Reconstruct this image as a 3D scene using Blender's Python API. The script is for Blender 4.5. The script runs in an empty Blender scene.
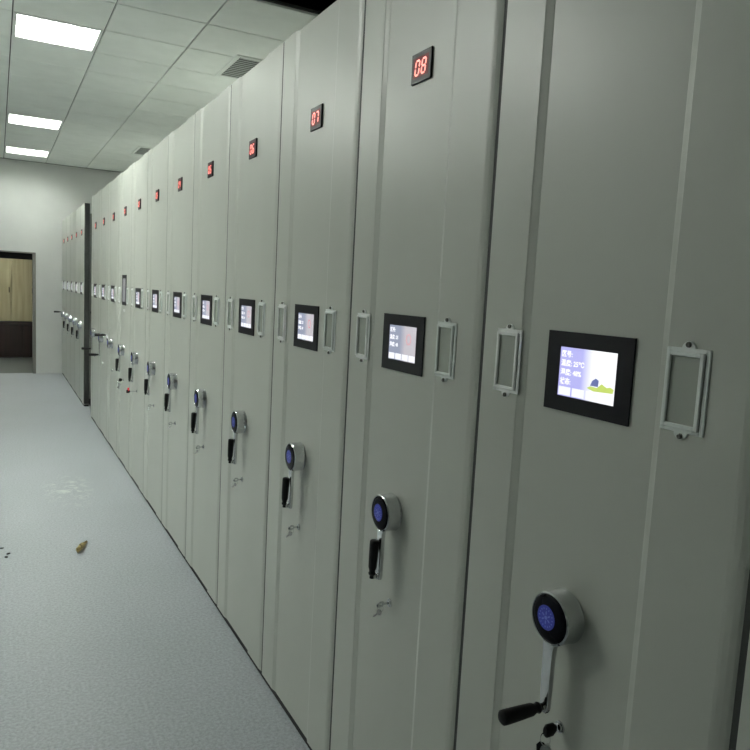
import bpy, bmesh, math, random
from mathutils import Vector, Matrix
C = bpy.context.scene
COL = C.collection
PI = math.pi
random.seed(4)

# ---------------------------------------------------------------- materials
def mat(name, col, rough=.5, metal=0., emis=None, estr=0., spec=.5):
    m = bpy.data.materials.new(name); m.use_nodes = True
    b = m.node_tree.nodes['Principled BSDF']
    b.inputs['Base Color'].default_value = (*col, 1)
    b.inputs['Roughness'].default_value = rough
    b.inputs['Metallic'].default_value = metal
    b.inputs['Specular IOR Level'].default_value = spec
    if emis:
        b.inputs['Emission Color'].default_value = (*emis, 1)
        b.inputs['Emission Strength'].default_value = estr
    return m

def noise_tint(m, c1, c2, scale, lo=.35, hi=.65, bump=0., bscale=None, stretch=(1, 1, 1), detail=3):
    nt = m.node_tree; N = nt.nodes; L = nt.links
    b = N['Principled BSDF']
    tc = N.new('ShaderNodeTexCoord'); mp = N.new('ShaderNodeMapping'); mp.inputs['Scale'].default_value = stretch
    L.new(tc.outputs['Object'], mp.inputs['Vector'])
    n = N.new('ShaderNodeTexNoise'); n.inputs['Scale'].default_value = scale; n.inputs['Detail'].default_value = detail
    L.new(mp.outputs['Vector'], n.inputs['Vector'])
    r = N.new('ShaderNodeValToRGB')
    r.color_ramp.elements[0].position = lo; r.color_ramp.elements[0].color = (*c1, 1)
    r.color_ramp.elements[1].position = hi; r.color_ramp.elements[1].color = (*c2, 1)
    L.new(n.outputs['Fac'], r.inputs['Fac']); L.new(r.outputs['Color'], b.inputs['Base Color'])
    if bump:
        n2 = N.new('ShaderNodeTexNoise'); n2.inputs['Scale'].default_value = bscale or scale
        L.new(mp.outputs['Vector'], n2.inputs['Vector'])
        bp = N.new('ShaderNodeBump'); bp.inputs['Strength'].default_value = bump; bp.inputs['Distance'].default_value = .002
        L.new(n2.outputs['Fac'], bp.inputs['Height']); L.new(bp.outputs['Normal'], b.inputs['Normal'])
    return m

M = {}
M['paint'] = noise_tint(mat('grey_green_paint', (.4, .43, .39), .36), (.51, .53, .48), (.53, .55, .50), 3, bump=.04, bscale=7, stretch=(1, 1, .5))
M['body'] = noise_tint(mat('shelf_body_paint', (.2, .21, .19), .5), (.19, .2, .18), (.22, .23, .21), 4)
M['card'] = mat('clear_sleeve_card', (.40, .43, .38), .25)
M['screw'] = mat('dark_screw', (.12, .12, .11), .35, .6)
M['seal_shade'] = mat('dark_grey_edge_shade', (.045, .048, .045), .7)  # edge strip, coloured dark to hold the seam and side-face shade
M['rubber'] = mat('black_rubber', (.012, .012, .014), .75)
M['black'] = mat('black_plastic', (.006, .006, .010), .4, spec=.2)
M['grip'] = mat('black_grip_plastic', (.006, .006, .007), .5, spec=.25)
M['glass'] = mat('black_gloss_dial', (.003, .003, .006), .12, spec=.06)
M['chrome'] = noise_tint(mat('chrome', (.72, .73, .74), .09, 1.), (.58, .59, .60), (.66, .67, .68), 20)
M['silver'] = mat('silver_grey_metal', (.82, .87, .84), .35, 0)
M['bright'] = mat('pale_silver_holder', (.95, .97, .95), .3, 0)
M['emblem'] = mat('blue_emblem', (.015, .025, .33), .4, emis=(.05, .08, .6), estr=.03)
M['emblem_mark'] = mat('pale_blue_mark', (.12, .16, .55), .4, emis=(.2, .25, .8), estr=.03)
M['led_black'] = mat('display_filter', (.02, .001, .002), .4, spec=.1, emis=(.3, .002, .006), estr=.14)
M['digit'] = mat('red_digit', (.3, .02, .02), .4, emis=(1, .27, .22), estr=1.1)
M['wall'] = noise_tint(mat('white_wall_paint', (.68, .71, .67), .8), (.56, .575, .555), (.59, .605, .58), 3, bump=.1, bscale=90)
M['tile'] = noise_tint(mat('ceiling_tile', (.56, .6, .55), .85), (.80, .84, .79), (.84, .88, .83), 6, bump=.3, bscale=160)
M['plenum'] = mat('dark_ceiling_void', (.004, .004, .005), .95)
M['tbar'] = mat('grid_bar', (.05, .055, .05), .7)
M['lamp_frame'] = mat('lamp_frame', (.75, .78, .75), .4)
M['reflector'] = mat('lamp_reflector', (.85, .87, .85), .35)
M['tube'] = mat('lamp_tube', (1, 1, 1), .3, emis=(.97, 1., .94), estr=60)
M['vent'] = mat('vent_grey', (.42, .45, .42), .55)
M['ventdark'] = mat('vent_inside', (.05, .055, .05), .8)
M['frame'] = mat('door_frame_grey', (.17, .17, .15), .6)
M['header'] = mat('header_black', (.006, .006, .006), .8, spec=.1)
M['cream'] = noise_tint(mat('cream_wood', (.4, .35, .2), .5), (.33, .29, .17), (.42, .37, .23), 3, stretch=(6, 1, .4))
M['maroon'] = noise_tint(mat('dark_brown_wood', (.05, .02, .015), .4), (.014, .007, .006), (.026, .011, .009), 3, stretch=(6, 1, .4))
M['backfloor_shade'] = mat('shaded_back_floor', (.10, .11, .10), .5)  # floor colour darkened to carry the back room's shade
M['scrap'] = noise_tint(mat('dried_leaf', (.3, .22, .08), .8), (.1, .07, .03), (.55, .45, .2), 60)
M['speck'] = mat('dark_grit', (.03, .03, .03), .9)
M['red'] = mat('red_tag', (.6, .02, .03), .4, emis=(1, .02, .04), estr=.25)
M['white'] = mat('white_label', (.8, .82, .8), .5)

# floor: pale speckled vinyl with faint scuffs of its own
fm = mat('speckled_vinyl', (.4, .42, .43), .38); M['floor'] = fm
nt = fm.node_tree; N = nt.nodes; L = nt.links; b = N['Principled BSDF']
tc = N.new('ShaderNodeTexCoord')
n1 = N.new('ShaderNodeTexNoise'); n1.inputs['Scale'].default_value = 85; n1.inputs['Detail'].default_value = 5; n1.inputs['Roughness'].default_value = .75
L.new(tc.outputs['Object'], n1.inputs['Vector'])
r1 = N.new('ShaderNodeValToRGB'); e = r1.color_ramp.elements
e[0].position = .34; e[0].color = (.29, .315, .34, 1); e[1].position = .66; e[1].color = (.50, .53, .57, 1)
L.new(n1.outputs['Fac'], r1.inputs['Fac'])
n2 = N.new('ShaderNodeTexNoise'); n2.inputs['Scale'].default_value = 1.3; n2.inputs['Detail'].default_value = 3
L.new(tc.outputs['Object'], n2.inputs['Vector'])
r2 = N.new('ShaderNodeValToRGB'); e = r2.color_ramp.elements
e[0].position = .3; e[0].color = (.93, .95, .93, 1); e[1].position = .7; e[1].color = (1, 1, 1, 1)
L.new(n2.outputs['Fac'], r2.inputs['Fac'])
mx = N.new('ShaderNodeMixRGB'); mx.blend_type = 'MULTIPLY'; mx.inputs['Fac'].default_value = 1
L.new(r1.outputs['Color'], mx.inputs[1]); L.new(r2.outputs['Color'], mx.inputs[2])
# scuff: chalky wipe on the floor near (.45, 5.45)
mp = N.new('ShaderNodeMapping'); mp.inputs['Location'].default_value = (-.45, -5.45, 0)
mp.vector_type = 'POINT'; L.new(tc.outputs['Object'], mp.inputs['Vector'])
mp2 = N.new('ShaderNodeMapping'); mp2.inputs['Scale'].default_value = (5.0, 1.9, 1); L.new(mp.outputs['Vector'], mp2.inputs['Vector'])
ln = N.new('ShaderNodeVectorMath'); ln.operation = 'LENGTH'; L.new(mp2.outputs['Vector'], ln.inputs[0])
mr = N.new('ShaderNodeMapRange'); mr.inputs['From Min'].default_value = 1; mr.inputs['From Max'].default_value = .3
L.new(ln.outputs['Value'], mr.inputs['Value'])
n3 = N.new('ShaderNodeTexNoise'); n3.inputs['Scale'].default_value = 14; n3.inputs['Detail'].default_value = 4; n3.inputs['Distortion'].default_value = 1.2
L.new(tc.outputs['Object'], n3.inputs['Vector'])
r3 = N.new('ShaderNodeValToRGB'); r3.color_ramp.elements[0].position = .5; r3.color_ramp.elements[1].position = .62
L.new(n3.outputs['Fac'], r3.inputs['Fac'])
mm = N.new('ShaderNodeMath'); mm.operation = 'MULTIPLY'; L.new(mr.outputs['Result'], mm.inputs[0]); L.new(r3.outputs['Color'], mm.inputs[1])
mx2 = N.new('ShaderNodeMixRGB'); mx2.inputs[2].default_value = (.56, .6, .57, 1)
L.new(mm.outputs['Value'], mx2.inputs['Fac']); L.new(mx.outputs['Color'], mx2.inputs[1])
L.new(mx2.outputs['Color'], b.inputs['Base Color'])

# screens: the picture the touch screen shows (it gives off light)
def screen_mat(name, left, right, s):
    m = mat(name, (.05, .05, .06), .2)
    nt = m.node_tree; N = nt.nodes; L = nt.links; b = N['Principled BSDF']
    tc = N.new('ShaderNodeTexCoord'); sp = N.new('ShaderNodeSeparateXYZ'); L.new(tc.outputs['Object'], sp.inputs['Vector'])
    r = N.new('ShaderNodeMapRange'); r.inputs['From Min'].default_value = .012; r.inputs['From Max'].default_value = -.015
    L.new(sp.outputs['Y'], r.inputs['Value'])
    mx = N.new('ShaderNodeMixRGB'); mx.inputs[1].default_value = (*left, 1); mx.inputs[2].default_value = (*right, 1)
    L.new(r.outputs['Result'], mx.inputs['Fac']); L.new(mx.outputs['Color'], b.inputs['Emission Color'])
    b.inputs['Emission Strength'].default_value = s
    return m
M['screen_a'] = screen_mat('screen_picture_violet', (.42, .42, .82), (.95, .97, 1.), .58)
M['screen_b'] = screen_mat('screen_picture_grey', (.42, .47, .62), (.8, .76, .82), .36)
M['screen_c'] = mat('screen_picture_dim', (.05, .05, .05), .2, emis=(.5, .52, .58), estr=.2)
def em(name, c, s): return mat(name, (.05, .05, .05), .4, emis=c, estr=s)
M['txt'] = em('screen_text_white', (.95, .95, 1), .6)
M['btn'] = em('screen_button', (.9, .92, 1), .55)
M['green'] = em('screen_picture_green', (.6, .75, .15), .5)
M['navy'] = em('screen_picture_navy', (.2, .25, .6), .35)
M['redring'] = em('screen_red_ring', (.85, .4, .45), .42)

# ---------------------------------------------------------------- helpers
CACHE = {}
def link(name, me, m, parent=None, loc=(0, 0, 0), rot=(0, 0, 0)):
    o = bpy.data.objects.new(name, me); COL.objects.link(o)
    o.location = loc; o.rotation_euler = rot
    if parent: o.parent = parent
    if m and not me.materials: me.materials.append(m)
    return o
def mesh(bm, name, smooth=None):
    bmesh.ops.recalc_face_normals(bm, faces=bm.faces)
    me = bpy.data.meshes.new(name); bm.to_mesh(me); bm.free()
    if smooth is not None:
        for p in me.polygons: p.use_smooth = True
        me.set_sharp_from_angle(angle=math.radians(smooth))
    return me
def cached(key, fn):
    if key not in CACHE: CACHE[key] = fn()
    return CACHE[key]
def box(bm, lo, hi, bev=0., seg=1):
    v = [bm.verts.new((x, y, z)) for x in (lo[0], hi[0]) for y in (lo[1], hi[1]) for z in (lo[2], hi[2])]
    fs = [bm.faces.new([v[i] for i in f]) for f in ((0, 1, 3, 2), (4, 6, 7, 5), (0, 4, 5, 1), (2, 3, 7, 6), (0, 2, 6, 4), (1, 5, 7, 3))]
    if bev:
        es = list({e for f in fs for e in f.edges})
        bmesh.ops.bevel(bm, geom=es, offset=bev, segments=seg, profile=.5, affect='EDGES')
def boxes(name, lst, m, parent=None, bev=0., loc=(0, 0, 0)):
    bm = bmesh.new()
    for lo, hi in lst: box(bm, lo, hi, bev)
    return link(name, mesh(bm, name), m, parent, loc)
def prism(bm, pts, axis, a, b_):
    """polygon pts (2D) extruded along axis from a to b_.  axis z: pts=(x,y);  axis x: pts=(y,z)"""
    f = (lambda p, t: (p[0], p[1], t)) if axis == 'z' else (lambda p, t: (t, p[0], p[1]))
    A = [bm.verts.new(f(p, a)) for p in pts]; B = [bm.verts.new(f(p, b_)) for p in pts]
    n = len(pts)
    bm.faces.new(A[::-1]); bm.faces.new(B)
    for i in range(n): bm.faces.new((A[i], A[(i + 1) % n], B[(i + 1) % n], B[i]))
def lathe(bm, prof, n=40, mtx=Matrix()):
    """prof: (t, r) along -X out of the panel; revolve about X"""
    rings = []
    for t, r in prof:
        if r < 1e-6: rings.append([bm.verts.new(mtx @ Vector((-t, 0, 0)))])
        else: rings.append([bm.verts.new(mtx @ Vector((-t, r * math.cos(2 * PI * i / n), r * math.sin(2 * PI * i / n)))) for i in range(n)])
    for A, B in zip(rings, rings[1:]):
        for i in range(n):
            j = (i + 1) % n
            if len(A) == 1 and len(B) == 1: continue
            if len(A) == 1: bm.faces.new((A[0], B[i], B[j]))
            elif len(B) == 1: bm.faces.new((A[i], A[j], B[0]))
            else: bm.faces.new((A[i], A[j], B[j], B[i]))
def tag(o, label, cat, group=None):
    o['label'] = label; o['category'] = cat
    if group: o['group'] = group
    return o
def empty(name, loc, label, cat, group=None):
    o = bpy.data.objects.new(name, None); COL.objects.link(o); o.location = loc
    o.empty_display_size = .1
    return tag(o, label, cat, group)
def struct(o): o['kind'] = 'structure'; return o
def text_mesh(s, size, key=None):
    cu = bpy.data.curves.new('t', 'FONT'); cu.body = s; cu.size = size; cu.resolution_u = 2
    cu.offset = size * .03
    o = bpy.data.objects.new('t', cu); COL.objects.link(o)
    dg = bpy.context.evaluated_depsgraph_get(); dg.update()
    me = bpy.data.meshes.new_from_object(o.evaluated_get(dg))
    bpy.data.objects.remove(o)
    # text x -> -Y, text y -> Z
    me.transform(Matrix(((0, 0, -1, 0), (-1, 0, 0, 0), (0, 1, 0, 0), (0, 0, 0, 1))))
    me.materials.clear()
    return me

# ---------------------------------------------------------------- room
FX = .908                      # front of the cabinet row
PITCH = .64556; Y0 = 1.5418
WY = 12.3; CH = 3.25; LX = -2.9; RX = 3.1; BY = -2.6
struct(boxes('floor', [((LX - .1, BY - .1, -.1), (RX + .1, WY + .06, 0))], M['floor']))
struct(boxes('floor', [((-2.2, WY + .0602, -.1), (1.6, WY + 3.1, -.0005))], M['backfloor_shade']))
struct(boxes('wall_left', [((LX - .1, BY - .1, 0), (LX, WY + .12, 3.9))], M['wall']))
struct(boxes('wall_right', [((RX, BY - .1, 0), (RX + .1, WY + .12, 3.9))], M['wall']))
struct(boxes('wall_back', [((LX, BY - .1, 0), (RX, BY, 3.9))], M['wall']))
DX0, DX1, DZ = -.75, .535, 1.885
struct(boxes('wall_far', [((LX, WY, 0), (DX0, WY + .12, 3.9)), ((DX1, WY, 0), (RX, WY + .12, 3.9)), ((DX0, WY, DZ), (DX1, WY + .12, 3.9))], M['wall']))
struct(boxes('baseboard_far', [((DX1 + .05, WY - .012, 0), (RX, WY, .05)), ((LX, WY - .012, 0), (DX0 - .05, WY, .05))], M['wall'], bev=.003))
struct(boxes('trim_1', [((LX, WY - .02, CH - .004), (RX, WY, CH + .02))], M['tbar']))
# ceiling: lay-in tiles with thin dark joints, one missing patch over the row
TX, TY, GX, GY = .5725, .5625, .105, 5.515
lights = [(0, 0), (0, 6), (0, 10)] + [(4, 1), (4, 7)]
hole = {(2, -3), (3, -3), (2, -4), (3, -4)}
bm = bmesh.new(); bars = bmesh.new()
i0 = math.floor((LX - GX) / TX); i1 = math.ceil((RX - GX) / TX)
j0 = math.floor((BY - GY) / TY); j1 = math.ceil((WY - GY) / TY)
for i in range(i0, i1):
    for j in range(j0, j1):
        if (i, j) in lights or (i, j) in hole: continue
        x0 = max(GX + i * TX + .004, LX); x1 = min(GX + (i + 1) * TX - .004, RX)
        y0 = max(GY + j * TY + .0048, BY); y1 = min(GY + (j + 1) * TY - .0048, WY)
        if x1 - x0 > .01 and y1 - y0 > .01: box(bm, (x0, y0, CH), (x1, y1, CH + .015), .0015)
struct(link('ceiling', mesh(bm, 'ceiling'), M['tile']))
for i in range(i0 + 1, i1):
    x = GX + i * TX
    segs = [(BY, WY)]
    if i in (3,): segs = [(BY, GY - 4 * TY), (GY - 2 * TY, WY)]
    for a, b_ in segs: box(bars, (x - .012, a, CH + .0155), (x + .012, b_, CH + .04))
struct(link('trim_2', mesh(bars, 'trim_2'), M['tbar']))
bars = bmesh.new()
for j in range(j0 + 1, j1):
    y = GY + j * TY
    for i in range(i0, i1):
        if (i, j) in hole and (i, j - 1) in hole: continue
        box(bars, (max(GX + i * TX + .0125, LX), y - .01, CH + .0155), (min(GX + (i + 1) * TX - .0125, RX), y + .01, CH + .03))
struct(link('trim_3', mesh(bars, 'trim_3'), M['tbar']))
struct(boxes('ceiling', [((LX - .1, BY - .1, 3.9), (RX + .1, WY + .12, 4.0))], M['plenum']))

# room behind the doorway
struct(boxes('wall_side', [((-2.2, WY + .12, 0), (-2.1, WY + 3.1, 2.6)), ((1.5, WY + .12, 0), (1.6, WY + 3.1, 2.6)), ((-2.2, WY + 3.0, 0), (1.6, WY + 3.1, 2.6))], M['wall']))
struct(boxes('ceiling', [((-2.2, WY + .12, 2.6), (1.6, WY + 3.1, 2.7))], M['tile']))
fr = struct(boxes('door_1', [((DX1 - .045, WY - .012, 0), (DX1, WY + .125, DZ - .0005)), ((DX0, WY - .012, 0), (DX0 + .045, WY + .125, DZ - .0005)),
                      ((DX0 + .0455, WY + .0, DZ - .02), (DX1 - .0455, WY + .125, DZ - .0005))], M['frame'], bev=.002))
struct(boxes('door_header', [((DX0 + .046, WY + .02, DZ - .115), (DX1 - .046, WY + .11, DZ - .021))], M['header'], fr))
cy = WY + 2.35
cup = empty('cupboard', (0, cy, 0), 'tall cupboard with cream upper doors over dark brown base, seen through the doorway', 'cupboard')
boxes('base_cabinet', [((-1.3, 0, 0.02), (1.0, .55, .62))], M['maroon'], cup, .004)
for q in range(4):
    x = -1.3 + q * .575
    boxes('lower_door', [((x + .006, -.02, .1), (x + .569, -.001, .61))], M['maroon'], cup, .003)
boxes('counter_top', [((-1.32, -.04, .621), (1.02, .55, .675))], M['maroon'], cup, .005)
boxes('upper_carcass', [((-1.3, .05, .676), (1.0, .55, 2.3))], M['cream'], cup, .003)
for q in range(6):
    x = -1.3 + q * .3833
    d = boxes('upper_door', [((x + .004, .03, .69), (x + .379, .049, 2.29))], M['cream'], cup, .003)
    boxes('door_knob', [((x + .34, .012, 1.2), (x + .355, .0295, 1.3))], M['maroon'], d, .002)

# ---------------------------------------------------------------- ceiling lights & vents
def fixture(i, j, label, z=CH):
    x0 = GX + i * TX + .005; x1 = x0 + TX - .010; y0 = GY + j * TY + .005; y1 = y0 + TY - .010
    cx, cy = (x0 + x1) / 2, (y0 + y1) / 2; w = (x1 - x0) / 2; h = (y1 - y0) / 2
    t = empty('ceiling_light', (cx, cy, z), label, 'ceiling light', 'square tube lights set in the ceiling')
    boxes('frame', [((-w, -h, -.004), (-w + .022, h, .014)), ((w - .022, -h, -.004), (w, h, .014)), ((-w + .0225, -h, -.004), (w - .0225, -h + .022, .014)), ((-w + .0225, h - .022, -.004), (w - .0225, h, .014))], M['lamp_frame'], t, .002)
    boxes('housing', [((-w + .002, -h + .002, .09), (w - .002, h - .002, .1)), ((-w + .002, -h + .002, .0145), (-w + .012, h - .002, .09)), ((w - .012, -h + .002, .0145), (w - .002, h - .002, .09)),
                      ((-w + .0125, -h + .002, .0145), (w - .0125, -h + .012, .09)), ((-w + .0125, h - .012, .0145), (w - .0125, h - .002, .09))], M['reflector'], t)
    def tube():
        bm = bmesh.new(); lathe(bm, [(-.245, 0), (-.245, .013), (.245, .013), (.245, 0)], 10, Matrix.Rotation(PI / 2, 4, 'Z'))
        return mesh(bm, 'tube', 40)
    for k in range(4):
        link('tube', cached('tube', tube), M['tube'], t, ((k - 1.5) * .13, 0, .055))
    def louver():
        bm = bmesh.new()
        for k in range(-2, 3): box(bm, (k * .104 - .0012, -.252, 0), (k * .104 + .0012, .252, .034))
        for k in range(-1, 2): box(bm, (-.256, k * .13 - .0012, .001), (.256, k * .13 + .0012, .033))
        return mesh(bm, 'louver')
    link('louver', cached('louver', louver), M['lamp_frame'], t, (0, 0, .006))
fixture(0, 0, 'glowing square ceiling light nearest the camera, top left of the photo')
fixture(0, 6, 'second glowing ceiling light from the camera, middle one of three above the aisle')
fixture(0, 10, 'farthest glowing ceiling light, just before the white end wall')
def added_batten(x, y, label):  # unseen tube lamps added to brighten the upper cabinets and ceiling
    t = empty('added_tube_light', (x, y, CH), label, 'ceiling light', 'added tube battens over the unseen left of the room')
    boxes('body', [((-.04, -.62, -.05), (.04, .62, .008))], M['lamp_frame'], t, .006)
    def bt():
        bm = bmesh.new(); lathe(bm, [(-.6, 0), (-.6, .013), (.6, .013), (.6, 0)], 12, Matrix.Rotation(PI / 2, 4, 'Z')); return mesh(bm, 'long_tube', 40)
    for sx in (-.045, .045): link('tube', cached('ltube', bt), M['tube'], t, (sx, 0, -.085))
    for sy in (-.612, .612): boxes('end_cap', [((-.065, sy - .008, -.105), (.065, sy + .008, -.0505))], M['lamp_frame'], t, .003)
for y, w in ((3.9, 'nearer'), (6.2, 'farther')):
    added_batten(-1.3, y, 'added unseen twin tube light on the ceiling over the left of the room, %s of two' % w)
fixture(-1, 14, 'added ceiling light of the back room, out of sight above the doorway', 2.49)  # added to brighten the view through the doorway
fixture(4, 1, 'added ceiling light above the near shelving tops, hidden behind their upper edge')  # unseen lamp added to lift the ceiling over the row
fixture(4, 7, 'added ceiling light above the far shelving tops, hidden behind their upper edge')  # likewise added, out of view, for ceiling brightness


def vent(x0, y0, x1, y1, label):
    t = empty('ceiling_vent', ((x0 + x1) / 2, (y0 + y1) / 2, CH), label, 'vent', 'air vents in the ceiling over the shelving row')
    w = (x1 - x0) / 2; h = (y1 - y0) / 2
    boxes('frame', [((-w, -h, -.012), (-w + .035, h, -.001)), ((w - .035, -h, -.012), (w, h, -.001)), ((-w + .0355, -h, -.012), (w - .0355, -h + .035, -.001)), ((-w + .0355, h - .035, -.012), (w - .0355, h, -.001))], M['tile'], t, .003)
    boxes('backing', [((-w + .036, -h + .036, -.004), (w - .036, h - .036, -.001))], M['ventdark'], t)
    bm = bmesh.new(); n = 12
    for k in range(n):
        y = -h + .05 + (2 * h - .1) * k / (n - 1)
        box(bm, (-w + .037, y - .011, -.011), (w - .037, y + .011, -.0085))
    link('slats', mesh(bm, 'slats'), M['vent'], t)
vent(1.60, 5.43, 2.16, 6.04, 'grey slatted ceiling vent close above the shelving tops')
vent(1.62, 9.75, 2.16, 10.36, 'small far ceiling vent deeper into the room, beyond the first')

# ---------------------------------------------------------------- cabinet parts
H = 2.4; RC = .0055            # centre panel sits back by RC
def m_front():
    bm = bmesh.new()
    pts = [(.06, .3195), (.002, .3195), (.0006, .3189), (0, .3175), (0, .201), (.0012, .198), (RC - .001, .183), (RC, .180),
           (RC, -.132), (RC - .001, -.134), (.0012, -.1445), (0, -.147), (0, -.284), (.0006, -.290), (.0022, -.299), (.0048, -.3075), (.0075, -.313), (.009, -.3155), (.06, -.3155)]
    prism(bm, pts, 'z', .022, H)
    return mesh(bm, 'front_panel')
def m_body():
    bm = bmesh.new(); box(bm, (.0605, -.312, .09), (1.86, .312, 2.285), .004); return mesh(bm, 'shelf_body')
def m_bounce():  # pale sheet added on the body to bounce light at the ceiling
    bm = bmesh.new(); box(bm, (.062, -.31, 2.2855), (1.858, .31, 2.295)); return mesh(bm, 'top_bounce_sheet')
def m_base():
    bm = bmesh.new(); box(bm, (.075, -.315, .004), (1.86, .315, .0895)); return mesh(bm, 'base_carriage')
def m_skirt():
    bm = bmesh.new(); box(bm, (.006, -.3255, 0.0005), (.058, .3195, .0215)); return mesh(bm, 'floor_seal')
def m_seal_shade():
    bm = bmesh.new(); box(bm, (.0014, -.3259, .03), (.0585, -.3156, H - .002)); return mesh(bm, 'edge_seal_shade')

def m_bezel(h=.0725, sw=.068, sh=.0445):
    def f():
        bm = bmesh.new(); w = .102
        t = .0035
        box(bm, (-t, sw, -h), (0, w, h)); box(bm, (-t, -w, -h), (0, -sw, h))
        box(bm, (-t, -sw, sh), (0, sw, h)); box(bm, (-t, -sw, -h), (0, sw, -sh))
        return mesh(bm, 'bezel')
    return f
def m_screen(sw, sh):
    def f():
        bm = bmesh.new(); box(bm, (-.0028, -sw + .0002, -sh + .0002), (-.0002, sw - .0002, sh - .0002)); return mesh(bm, 'screen')
    return f

SEG = {'0': 'abcdef', '1': 'bc', '2': 'abged', '3': 'abgcd', '4': 'fgbc', '5': 'afgcd', '6': 'afgedc', '7': 'abc', '8': 'abcdefg', '9': 'abcdfg'}
def m_digit(ch):
    def f():
        bm = bmesh.new(); w, h, t = .0085, .0165, .0021
        def seg(a, b_):
            a = Vector(a); b_ = Vector(b_); d = (b_ - a).normalized(); n = Vector((-d.y, d.x)) * t
            a2 = a + d * .0012; b2 = b_ - d * .0012
            P = [a2, a2 + d * t + n, b2 - d * t + n, b2, b2 - d * t - n, a2 + d * t - n]
            prism(bm, [(-(p.x + p.y * .13), p.y) for p in P], 'x', -.0011, 0)
        S = {'a': ((-w, h), (w, h)), 'b': ((w, h), (w, 0)), 'c': ((w, 0), (w, -h)), 'd': ((-w, -h), (w, -h)), 'e': ((-w, 0), (-w, -h)), 'f': ((-w, h), (-w, 0)), 'g': ((-w, 0), (w, 0))}
        for k in SEG[ch]: seg(*S[k])
        return mesh(bm, 'digit')
    return f
def m_led():
    bm = bmesh.new(); box(bm, (-.006, -.045, -.036), (0, .045, .036), .0015); return mesh(bm, 'number_display')
def m_ledwin():
    bm = bmesh.new(); box(bm, (-.0066, -.034, -.024), (-.0061, .034, .024)); return mesh(bm, 'window')

def m_holder():
    bm = bmesh.new()
    def ring(w, h, w2, h2, x0, x1, cy=0, bev=.0012):
        box(bm, (x0, w2 + cy, -h), (x1, w + cy, h), bev); box(bm, (x0, -w + cy, -h), (x1, -w2 + cy, h), bev)
        box(bm, (x0, -w2 + cy - .001, h2), (x1, w2 + cy + .001, h), bev); box(bm, (x0, -w2 + cy - .001, -h), (x1, w2 + cy + .001, -h2), bev)
    ring(.039, .064, .031, .056, -.0025, 0)                # flange
    ring(.033, .058, .0255, .051, -.0058, -.0015, .003)     # raised rim
    for s in (1, -1):                                       # ears
        pts = [(.012 * math.cos(a) , s * (.063 + .011 * math.sin(a))) for a in [PI * k / 10 for k in range(11)]]
        prism(bm, pts if s > 0 else pts[::-1], 'x', -.0025, -.0002)
    return mesh(bm, 'label_holder')
def m_screw():
    bm = bmesh.new(); lathe(bm, [(0, 0), (0, .0045), (.0028, .004), (.0035, .0025), (.0026, .0012), (.0026, 0)], 14); return mesh(bm, 'screw', 40)
def m_card():
    bm = bmesh.new(); box(bm, (-.0012, -.028, -.053), (-.0002, .031, .053)); return mesh(bm, 'card')

AR = .170                      # crank arm length
def m_crank():
    bm = bmesh.new()
    lathe(bm, [(0, .0), (0, .048), (.003, .0495), (.007, .048), (.036, .0485), (.041, .048), (.0435, .0455), (.042, .0445), (.042, 0)], 56)
    # arm: tapered bar dropping from the hub
    prof = [(-.017, -.030), (-.0135, -.052), (-.0115, -.075), (-.0108, -.12), (-.0108, -AR), (-.007, -AR - .010), (.007, -AR - .010), (.0108, -AR), (.0108, -.12), (.0115, -.075), (.0135, -.052), (.017, -.030)]
    a = bmesh.new(); prism(a, prof, 'x', -.040, -.029)
    bmesh.ops.bevel(a, geom=list(a.edges), offset=.002, segments=2, profile=.5, affect='EDGES')
    me = bpy.data.meshes.new('tmp'); a.to_mesh(me); a.free(); bm.from_mesh(me)
    lathe(bm, [(.034, 0), (.034, .0075), (.044, .0075), (.045, .006), (.045, 0)], 20, Matrix.Translation((0, 0, -AR)))
    return mesh(bm, 'crank', 35)
def m_face():
    bm = bmesh.new(); lathe(bm, [(.0415, 0), (.0415, .0443), (.0427, .0437), (.044, .036), (.0448, .0225), (.0449, 0)], 56); return mesh(bm, 'dial_face', 60)
def m_emblem():
    bm = bmesh.new(); lathe(bm, [(.0448, 0), (.0448, .0225), (.0452, .0220), (.0452, 0)], 40); return mesh(bm, 'emblem')
def m_mark():
    bm = bmesh.new()
    def ell(cx, cz, a, b_, th, r0=0):
        pts = []
        for k in range(14):
            t = 2 * PI * k / 14; u = a * math.cos(t); v = b_ * math.sin(t)
            pts.append((cx + u * math.cos(th) - v * math.sin(th), cz + u * math.sin(th) + v * math.cos(th)))
        prism(bm, pts, 'x', -.0455, -.04515)
    ell(0, 0, .0035, .0035, 0)
    for k in range(6):
        t = PI / 3 * k + PI / 6
        ell(.0085 * math.cos(t), .0085 * math.sin(t), .0036, .0014, t)
    for k in range(16):
        t = 2 * PI * k / 16
        ell(.0165 * math.cos(t), .0165 * math.sin(t), .0016, .0011, t)
    return mesh(bm, 'emblem_mark')
def m_grip():
    # built pointing out of the hub (-X), origin at the arm end
    bm = bmesh.new()
    lathe(bm, [(0, 0), (0, .006), (.008, .006), (.010, .009), (.014, .0105), (.017, .0085), (.022, .0088), (.03, .0115), (.055, .0125), (.092, .0135), (.100, .0132), (.103, .010), (.1035, 0)], 24)
    return mesh(bm, 'grip', 45)
def m_knuckle():
    bm = bmesh.new(); box(bm, (-.012, -.0045, -.006), (.0, .0045, .006), .002, 2); return mesh(bm, 'knuckle')
def m_lock():
    bm = bmesh.new(); lathe(bm, [(0, 0), (0, .0115), (.003, .011), (.0035, .0085), (.006, .008), (.0065, .007), (.0065, 0)], 24); return mesh(bm, 'lock', 40)

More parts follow.
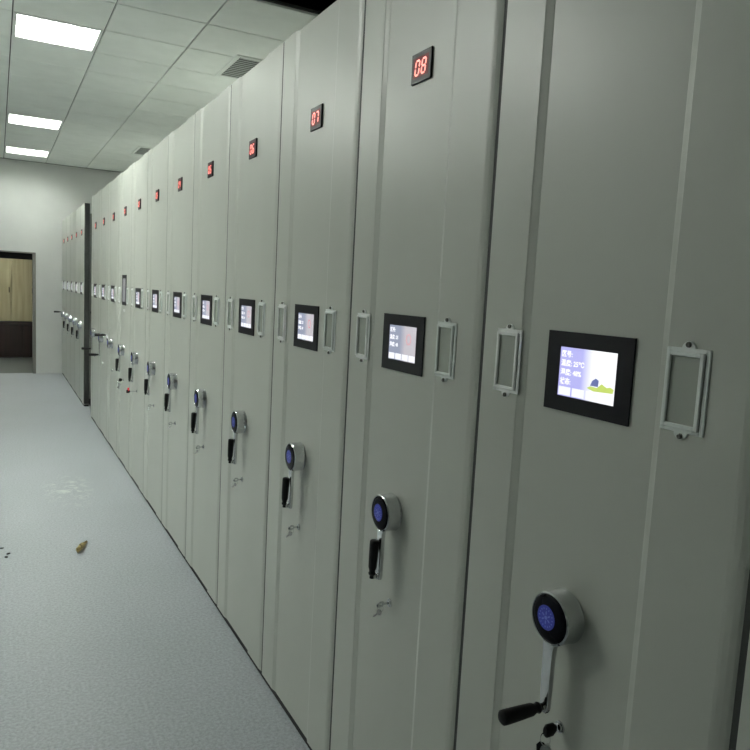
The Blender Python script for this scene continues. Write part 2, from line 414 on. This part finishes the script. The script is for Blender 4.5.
def screen_ui(kind, parent):
    s = parent
    SW, SH = .068, .0445
    if kind == 'a':
        rows = ['区号:', '温度: 25℃', '湿度: 48%', '状态:']
    else:
        rows = ['区号:', '温度: 25', '湿度: 48']
    dz = .0165 if kind == 'a' else .019
    for q, r in enumerate(rows):
        me = cached(('t', r), lambda: text_mesh(r, .0125))
        link('screen_text', me, M['txt'], s, (-.0033, SW - .004, SH - .0165 - dz * q))
    for q in range(4):
        y = SW - .003 - q * .034
        link('screen_button', cached('btn', lambda: (lambda bm: (box(bm, (-.0036, -.0295, -.0075), (-.0031, 0, .0075)), mesh(bm, 'btn'))[1])(bmesh.new())), M['btn'], s, (0, y, -SH + .0095))
    if kind == 'a':
        def pic():
            bm = bmesh.new()
            pts = [(-.004, -.022), (-.02, -.026), (-.064, -.024), (-.066, -.017), (-.058, -.014), (-.05, -.016), (-.038, -.011), (-.028, -.019), (-.012, -.018)]
            prism(bm, pts, 'x', -.0035, -.0031); return mesh(bm, 'pic')
        link('screen_picture', cached('pic', pic), M['green'], s)
        def pic2():
            bm = bmesh.new(); prism(bm, [(-.012, -.017), (-.03, -.017), (-.031, -.006), (-.024, -.003), (-.016, -.008)], 'x', -.0037, -.0032); return mesh(bm, 'pic2')
        link('screen_picture', cached('pic2', pic2), M['navy'], s)
    else:
        def ring():
            bm = bmesh.new(); n = 24
            for k in range(n):
                a, b_ = 2 * PI * k / n, 2 * PI * (k + 1) / n
                prism(bm, [(.009 * math.cos(a), .011 * math.sin(a)), (.009 * math.cos(b_), .011 * math.sin(b_)), (.0125 * math.cos(b_), .0145 * math.sin(b_)), (.0125 * math.cos(a), .0145 * math.sin(a))], 'x', -.0035, -.0031)
            return mesh(bm, 'ring')
        link('screen_picture', cached('ring', ring), M['redring'], s, (0, -.032, .012))

GAPS = {}
def cabinet(yc, label, number, arm=0., grip_out=False, ui='b', master=False, group='grey mobile shelving units in the row', handle=True, knob=False, lz=.716):
    t = empty('mobile_shelving_unit', (FX, yc, 0), label, 'shelving unit', group)
    P = lambda n, k, f, m, par=t, loc=(0, 0, 0), rot=(0, 0, 0): link(n, cached(k, f), M[m], par, loc, rot)
    P('front_panel', 'front', m_front, 'paint'); bd = P('shelf_body', 'body', m_body, 'body'); P('base_carriage', 'base', m_base, 'rubber'); P('top_bounce_sheet', 'topc', m_bounce, 'wall')
    P('floor_seal', 'skirt', m_skirt, 'rubber'); P('edge_seal_shade', 'seal_shade', m_seal_shade, 'seal_shade')
    if knob: link('side_knob', cached('sknob', lambda: (lambda bm: (lathe(bm, [(0, 0), (0, .02), (.02, .02), (.025, .014), (.025, 0)], 20, Matrix.Rotation(PI / 2, 4, 'Z')), mesh(bm, 'side_knob', 40))[1])(bmesh.new())), M['black'], t, (.09, -.3125, 1.13))
    # number display
    d = P('number_display', 'led', m_led, 'black', t, (RC, 0, 2.077)); P('display_window', 'ledwin', m_ledwin, 'led_black', d)
    for s_, chh in ((1, number[0]), (-1, number[1])):
        P('digit', ('dg', chh), m_digit(chh), 'digit', d, (-.0067, s_ * .0145, -.001))
    # touch screen
    if master:
        sc = P('touch_screen', 'bezelM', m_bezel(.122, .074, .094), 'black', t, (RC, .019, 1.45))
        P('screen', 'scrM', m_screen(.074, .094), 'screen_c', sc)
        P('label_plate', 'plateM', lambda: (lambda bm: (box(bm, (-.002, -.045, -.01), (-.0002, .045, .01)), mesh(bm, 'plate'))[1])(bmesh.new()), 'white', t, (RC, .019, 1.285))
    else:
        sc = P('touch_screen', 'bezel', m_bezel(), 'black', t, (RC, .021, 1.4045))
        P('screen', ('scr', ui), m_screen(.068, .0445), 'screen_' + ui, sc)
        screen_ui(ui, sc)
    for yy in (.234, -.186):
        h = P('label_holder', ('holder', yy > 0), m_holder, 'bright' if yy > 0 else 'silver', t, (0, yy, 1.407))
        P('card', 'card', m_card, 'card', h)
        for z in (.069, -.069): P('screw', 'screw', m_screw, 'screw', h, (-.0026, 0, z))
    # crank, turned about its hub by arm (0 = hanging)
    c = P('crank', 'crank', m_crank, 'chrome', t, (RC, .023, .962), (arm, 0, 0)); c.scale = (.93, 1, 1)
    P('dial_face', 'face', m_face, 'glass', c)
    e1 = P('emblem', 'emblem', m_emblem, 'emblem', c, (0, .006, 0), (-arm, 0, 0)); P('emblem_mark', 'mark', m_mark, 'emblem_mark', c, (0, .006, 0), (-arm, 0, 0))
    if grip_out:
        P('grip', 'grip', m_grip, 'grip', c, (-.039, 0, -AR + .002), (0, 0, 0))
    else:
        P('knuckle', 'knuckle', m_knuckle, 'chrome', c, (-.045, 0, -AR))
        P('grip', 'grip', m_grip, 'grip', c, (-.058, 0, -AR - .004), (0, PI / 2 + .04, 0))
    P('lock', 'lock', m_lock, 'chrome', t, (RC, .013, lz))
    return t

def key_thing(k, label, style='plain'):
    yc = Y0 + k * PITCH + GAPS.get(k, 0) + .013
    t = empty('key', (FX + RC - .0068, yc, .75 if k == -1 else .716), label, 'key', 'keys left in the locks of the shelving units')
    def bow():
        bm = bmesh.new(); n = 24
        for q in range(n):
            a, b_ = 2 * PI * q / n, 2 * PI * (q + 1) / n
            f = lambda r, t_: (-.0215 + r * math.cos(t_), r * math.sin(t_))
            P = [f(.005, a), f(.005, b_), f(.0115, b_), f(.0115, a)]
            A = [bm.verts.new((p[0], -.0012, p[1])) for p in P]; B = [bm.verts.new((p[0], .0012, p[1])) for p in P]
            bm.faces.new(A); bm.faces.new(B[::-1])
            for i in (0, 2): bm.faces.new((A[i], A[(i + 1) % 4], B[(i + 1) % 4], B[i]))
        bmesh.ops.remove_doubles(bm, verts=bm.verts, dist=1e-6)
        box(bm, (-.012, -.001, -.0035), (0, .001, .0035))
        return mesh(bm, 'bow')
    def ring():
        bm = bmesh.new(); n = 28; m_ = 6; R = .011; vs = []
        for q in range(n):
            a = 2 * PI * q / n
            vs.append([bm.verts.new(((R + .0009 * math.cos(2 * PI * w / m_)) * math.cos(a), (R + .0009 * math.cos(2 * PI * w / m_)) * math.sin(a) * .5, (R + .0009 * math.cos(2 * PI * w / m_)) * math.sin(a) * .87 + .0009 * math.sin(2 * PI * w / m_))) for w in range(m_)])
        for q in range(n):
            for w in range(m_): bm.faces.new((vs[q][w], vs[(q + 1) % n][w], vs[(q + 1) % n][(w + 1) % m_], vs[q][(w + 1) % m_]))
        return mesh(bm, 'ring', 60)
    def spare():
        bm = bmesh.new()
        pts = [(-.004, 0), (-.010, -.006), (-.010, -.018), (-.004, -.023), (-.003, -.046), (0, -.05), (.003, -.046), (.002, -.041), (.004, -.037), (.002, -.033), (.004, -.023), (.010, -.018), (.010, -.006), (.004, 0)]
        prism(bm, pts, 'x', -.001, .001); return mesh(bm, 'spare')
    def blackbow():
        bm = bmesh.new(); lathe(bm, [(.004, 0), (.004, .007), (.012, .013), (.026, .013), (.03, .009), (.03, 0)], 20)
        for v in bm.verts: v.co.y *= .55
        return mesh(bm, 'blackbow', 50)
    P = lambda n, key, f, m, loc=(0, 0, 0), rot=(0, 0, 0): link(n, cached(key, f), M[m], t, loc, rot)
    if style == 'plain':
        P('key_head', 'kbow', bow, 'chrome', (0, 0, 0), (.5, 0, 0))
        k1 = P('key_ring', 'kring', ring, 'chrome', (-.022, -.002, -.010)); k1.scale = (.75, .75, .75)
        k2 = P('hanging_key', 'kspare', spare, 'chrome', (-.022, -.005, -.015), (.75, .2, .5)); k2.scale = (.6, .75, .6)
    elif style == 'black':
        P('key_head', 'kblack', blackbow, 'grip')
        P('key_ring', 'kring', ring, 'chrome', (-.027, 0, -.016))
        P('hanging_key', 'kspare', spare, 'chrome', (-.026, -.006, -.024), (.3, .2, .9))
        P('hanging_key', 'kspareb', spare, 'grip', (-.03, .006, -.024), (-.15, .1, .4))
        P('hanging_key', 'kspare', spare, 'chrome', (-.022, 0, -.026), (.05, -.1, 1.6))
    else:
        P('key_stem', 'kstem', lambda: (lambda bm: (lathe(bm, [(0, 0), (0, .003), (.045, .003), (.045, 0)], 10), mesh(bm, 'stem', 40))[1])(bmesh.new()), 'chrome')
        P('key_head', 'kblack', blackbow, 'grip', (-.04, 0, 0))
        P('red_tag', 'ktag', lambda: (lambda bm: (box(bm, (-.003, -.009, -.012), (.003, .009, .012), .002), mesh(bm, 'tag'))[1])(bmesh.new()), 'red', (-.056, 0, .016), (0, .1, .6))
    return t

LAB = {
 -2: 'grey shelving unit at the right frame edge, only a sliver of it showing',
 -1: 'nearest grey shelving unit with the largest lit screen, crank grip sticking out',
 0: 'grey shelving unit whose red number display reads 08',
 1: 'grey shelving unit whose red number display reads 07',
 2: 'grey shelving unit whose red display reads 06, left of the 07 unit',
 3: 'grey shelving unit whose red display reads 05, left of the 06 unit',
 4: 'grey shelving unit, next one left of the 05 unit, three before the tall dark screen',
 5: 'grey shelving unit second left of the 05 unit, two before the tall dark screen',
 6: 'grey shelving unit with a red tagged key, right of the tall dark screen',
 7: 'grey shelving unit carrying the tall dark framed screen, unlike the small ones beside it',
 8: 'grey shelving unit just left of the tall screen unit, its crank turned up',
 9: 'grey shelving unit second left of the tall screen unit, last but one before the gap',
 10: 'grey shelving unit at the far end of the near block, right beside the dark gap',
}
NUM = {-2: '10', -1: '09', 0: '08', 1: '07', 2: '06', 3: '05', 4: '04', 5: '03', 6: '02', 7: '01', 8: '01', 9: '02', 10: '03'}
for k in range(-2, 11):
    cabinet(Y0 + k * PITCH + GAPS.get(k, 0), LAB[k], NUM[k], arm={8: PI * .62}.get(k, 0.), grip_out=k in (-1, 8, 9, 10), ui='a' if k < 0 else 'b', master=(k == 7), lz=.75 if k == -1 else .716)
FL = ['first grey shelving unit of the far block, its dark side panel facing the gap',
      'second grey shelving unit of the far block, behind the dark side panel',
      'middle grey shelving unit of the five in the far block',
      'fourth grey shelving unit of the far block, last but one before the end wall',
      'last grey shelving unit of the far block, against the white end wall']
for q in range(5):
    cabinet(9.06 + .323 + q * PITCH, FL[q], '%02d' % (4 + q), arm=PI * .55 if q == 4 else 0, grip_out=(q == 4), knob=(q == 0), group='grey shelving units of the far block')

KL = {-1: ('black headed key with a bunch hanging under the crank of the nearest unit', 'black'),
      0: ('small chrome key in the lock of the unit numbered 08', 'plain'),
      1: ('small chrome key in the lock of the unit numbered 07', 'plain'),
      2: ('small chrome key in the lock of the unit numbered 06', 'plain'),
      3: ('small chrome key in the lock of the unit numbered 05', 'plain'),
      4: ('tiny chrome key in the lock of the unit just left of the 05 unit', 'plain'),
      5: ('tiny chrome key in the lock of the second unit left of the 05 unit', 'plain'),
      6: ('black headed key with a red tag, on the unit right of the tall screen', 'red'),
      7: ('black headed key low on the unit with the tall screen', 'black')}
for k, (l, s_) in KL.items(): key_thing(k, l, s_)

# ---------------------------------------------------------------- floor litter
def leaf():
    bm = bmesh.new(); n = 9; rows = []
    for q in range(n):
        u = q / (n - 1); w = .02 * math.sin(PI * min(1, u * 1.02)) ** .6 + .002 * math.sin(9 * u)
        x = (u - .5) * .19
        rows.append([bm.verts.new((x, s_ * w + .006 * math.sin(4 * u), .004 + .006 * abs(s_) + .006 * math.sin(u * 7) ** 2)) for s_ in (-1, 0, 1)])
    for A, B in zip(rows, rows[1:]):
        for i in (0, 1): bm.faces.new((A[i], A[i + 1], B[i + 1], B[i]))
    bmesh.ops.solidify(bm, geom=list(bm.faces), thickness=.0015)
    return mesh(bm, 'leaf', 60)
o = link('dried_leaf', leaf(), M['scrap'], None, (.418, 4.2, .0005), (0, 0, 1.25)); tag(o, 'crumpled yellow brown leaf lying on the pale floor', 'leaf')
for q, (x, y, l) in enumerate(((.012, 4.34, 'leftmost dark speck of grit on the floor at the left edge'), (.045, 4.24, 'rightmost dark speck of grit of the three on the floor'), (.034, 4.19, 'dark speck of grit nearest the camera on the floor, left edge'))):
    bm = bmesh.new(); bmesh.ops.create_icosphere(bm, subdivisions=2, radius=.009)
    for v in bm.verts:
        v.co *= 1 + .25 * math.sin(v.co.x * 700 + q * 2) * math.cos(v.co.y * 500); v.co.x *= 1.3; v.co.z *= .35
    o = link('grit_speck', mesh(bm, 'speck', 60), M['speck'], None, (x, y, .0032), (0, 0, q)); tag(o, l, 'debris', 'dark specks on the floor')

# ---------------------------------------------------------------- camera
R_ = Vector((0.88306, -0.46638, 0.05195)); U_ = Vector((0.00751, 0.12474, 0.99216)); F_ = Vector((0.46921, 0.87574, -0.11366))
cam = bpy.data.cameras.new('camera'); co = bpy.data.objects.new('camera', cam); COL.objects.link(co)
mw = Matrix(((R_.x, U_.x, -F_.x, 0), (R_.y, U_.y, -F_.y, 0), (R_.z, U_.z, -F_.z, 1.5269), (0, 0, 0, 1)))
co.matrix_world = mw
cam.sensor_width = 36; cam.lens = 34.09; cam.clip_start = .02
C.camera = co

w = bpy.data.worlds.new('world'); C.world = w; w.use_nodes = True
w.node_tree.nodes['Background'].inputs[0].default_value = (.5, .55, .55, 1)
w.node_tree.nodes['Background'].inputs[1].default_value = .05
vs = C.view_settings
vs.view_transform = 'Standard'; vs.look = 'None'; vs.gamma = 1; vs.use_curve_mapping = False
vs.exposure = 0.95
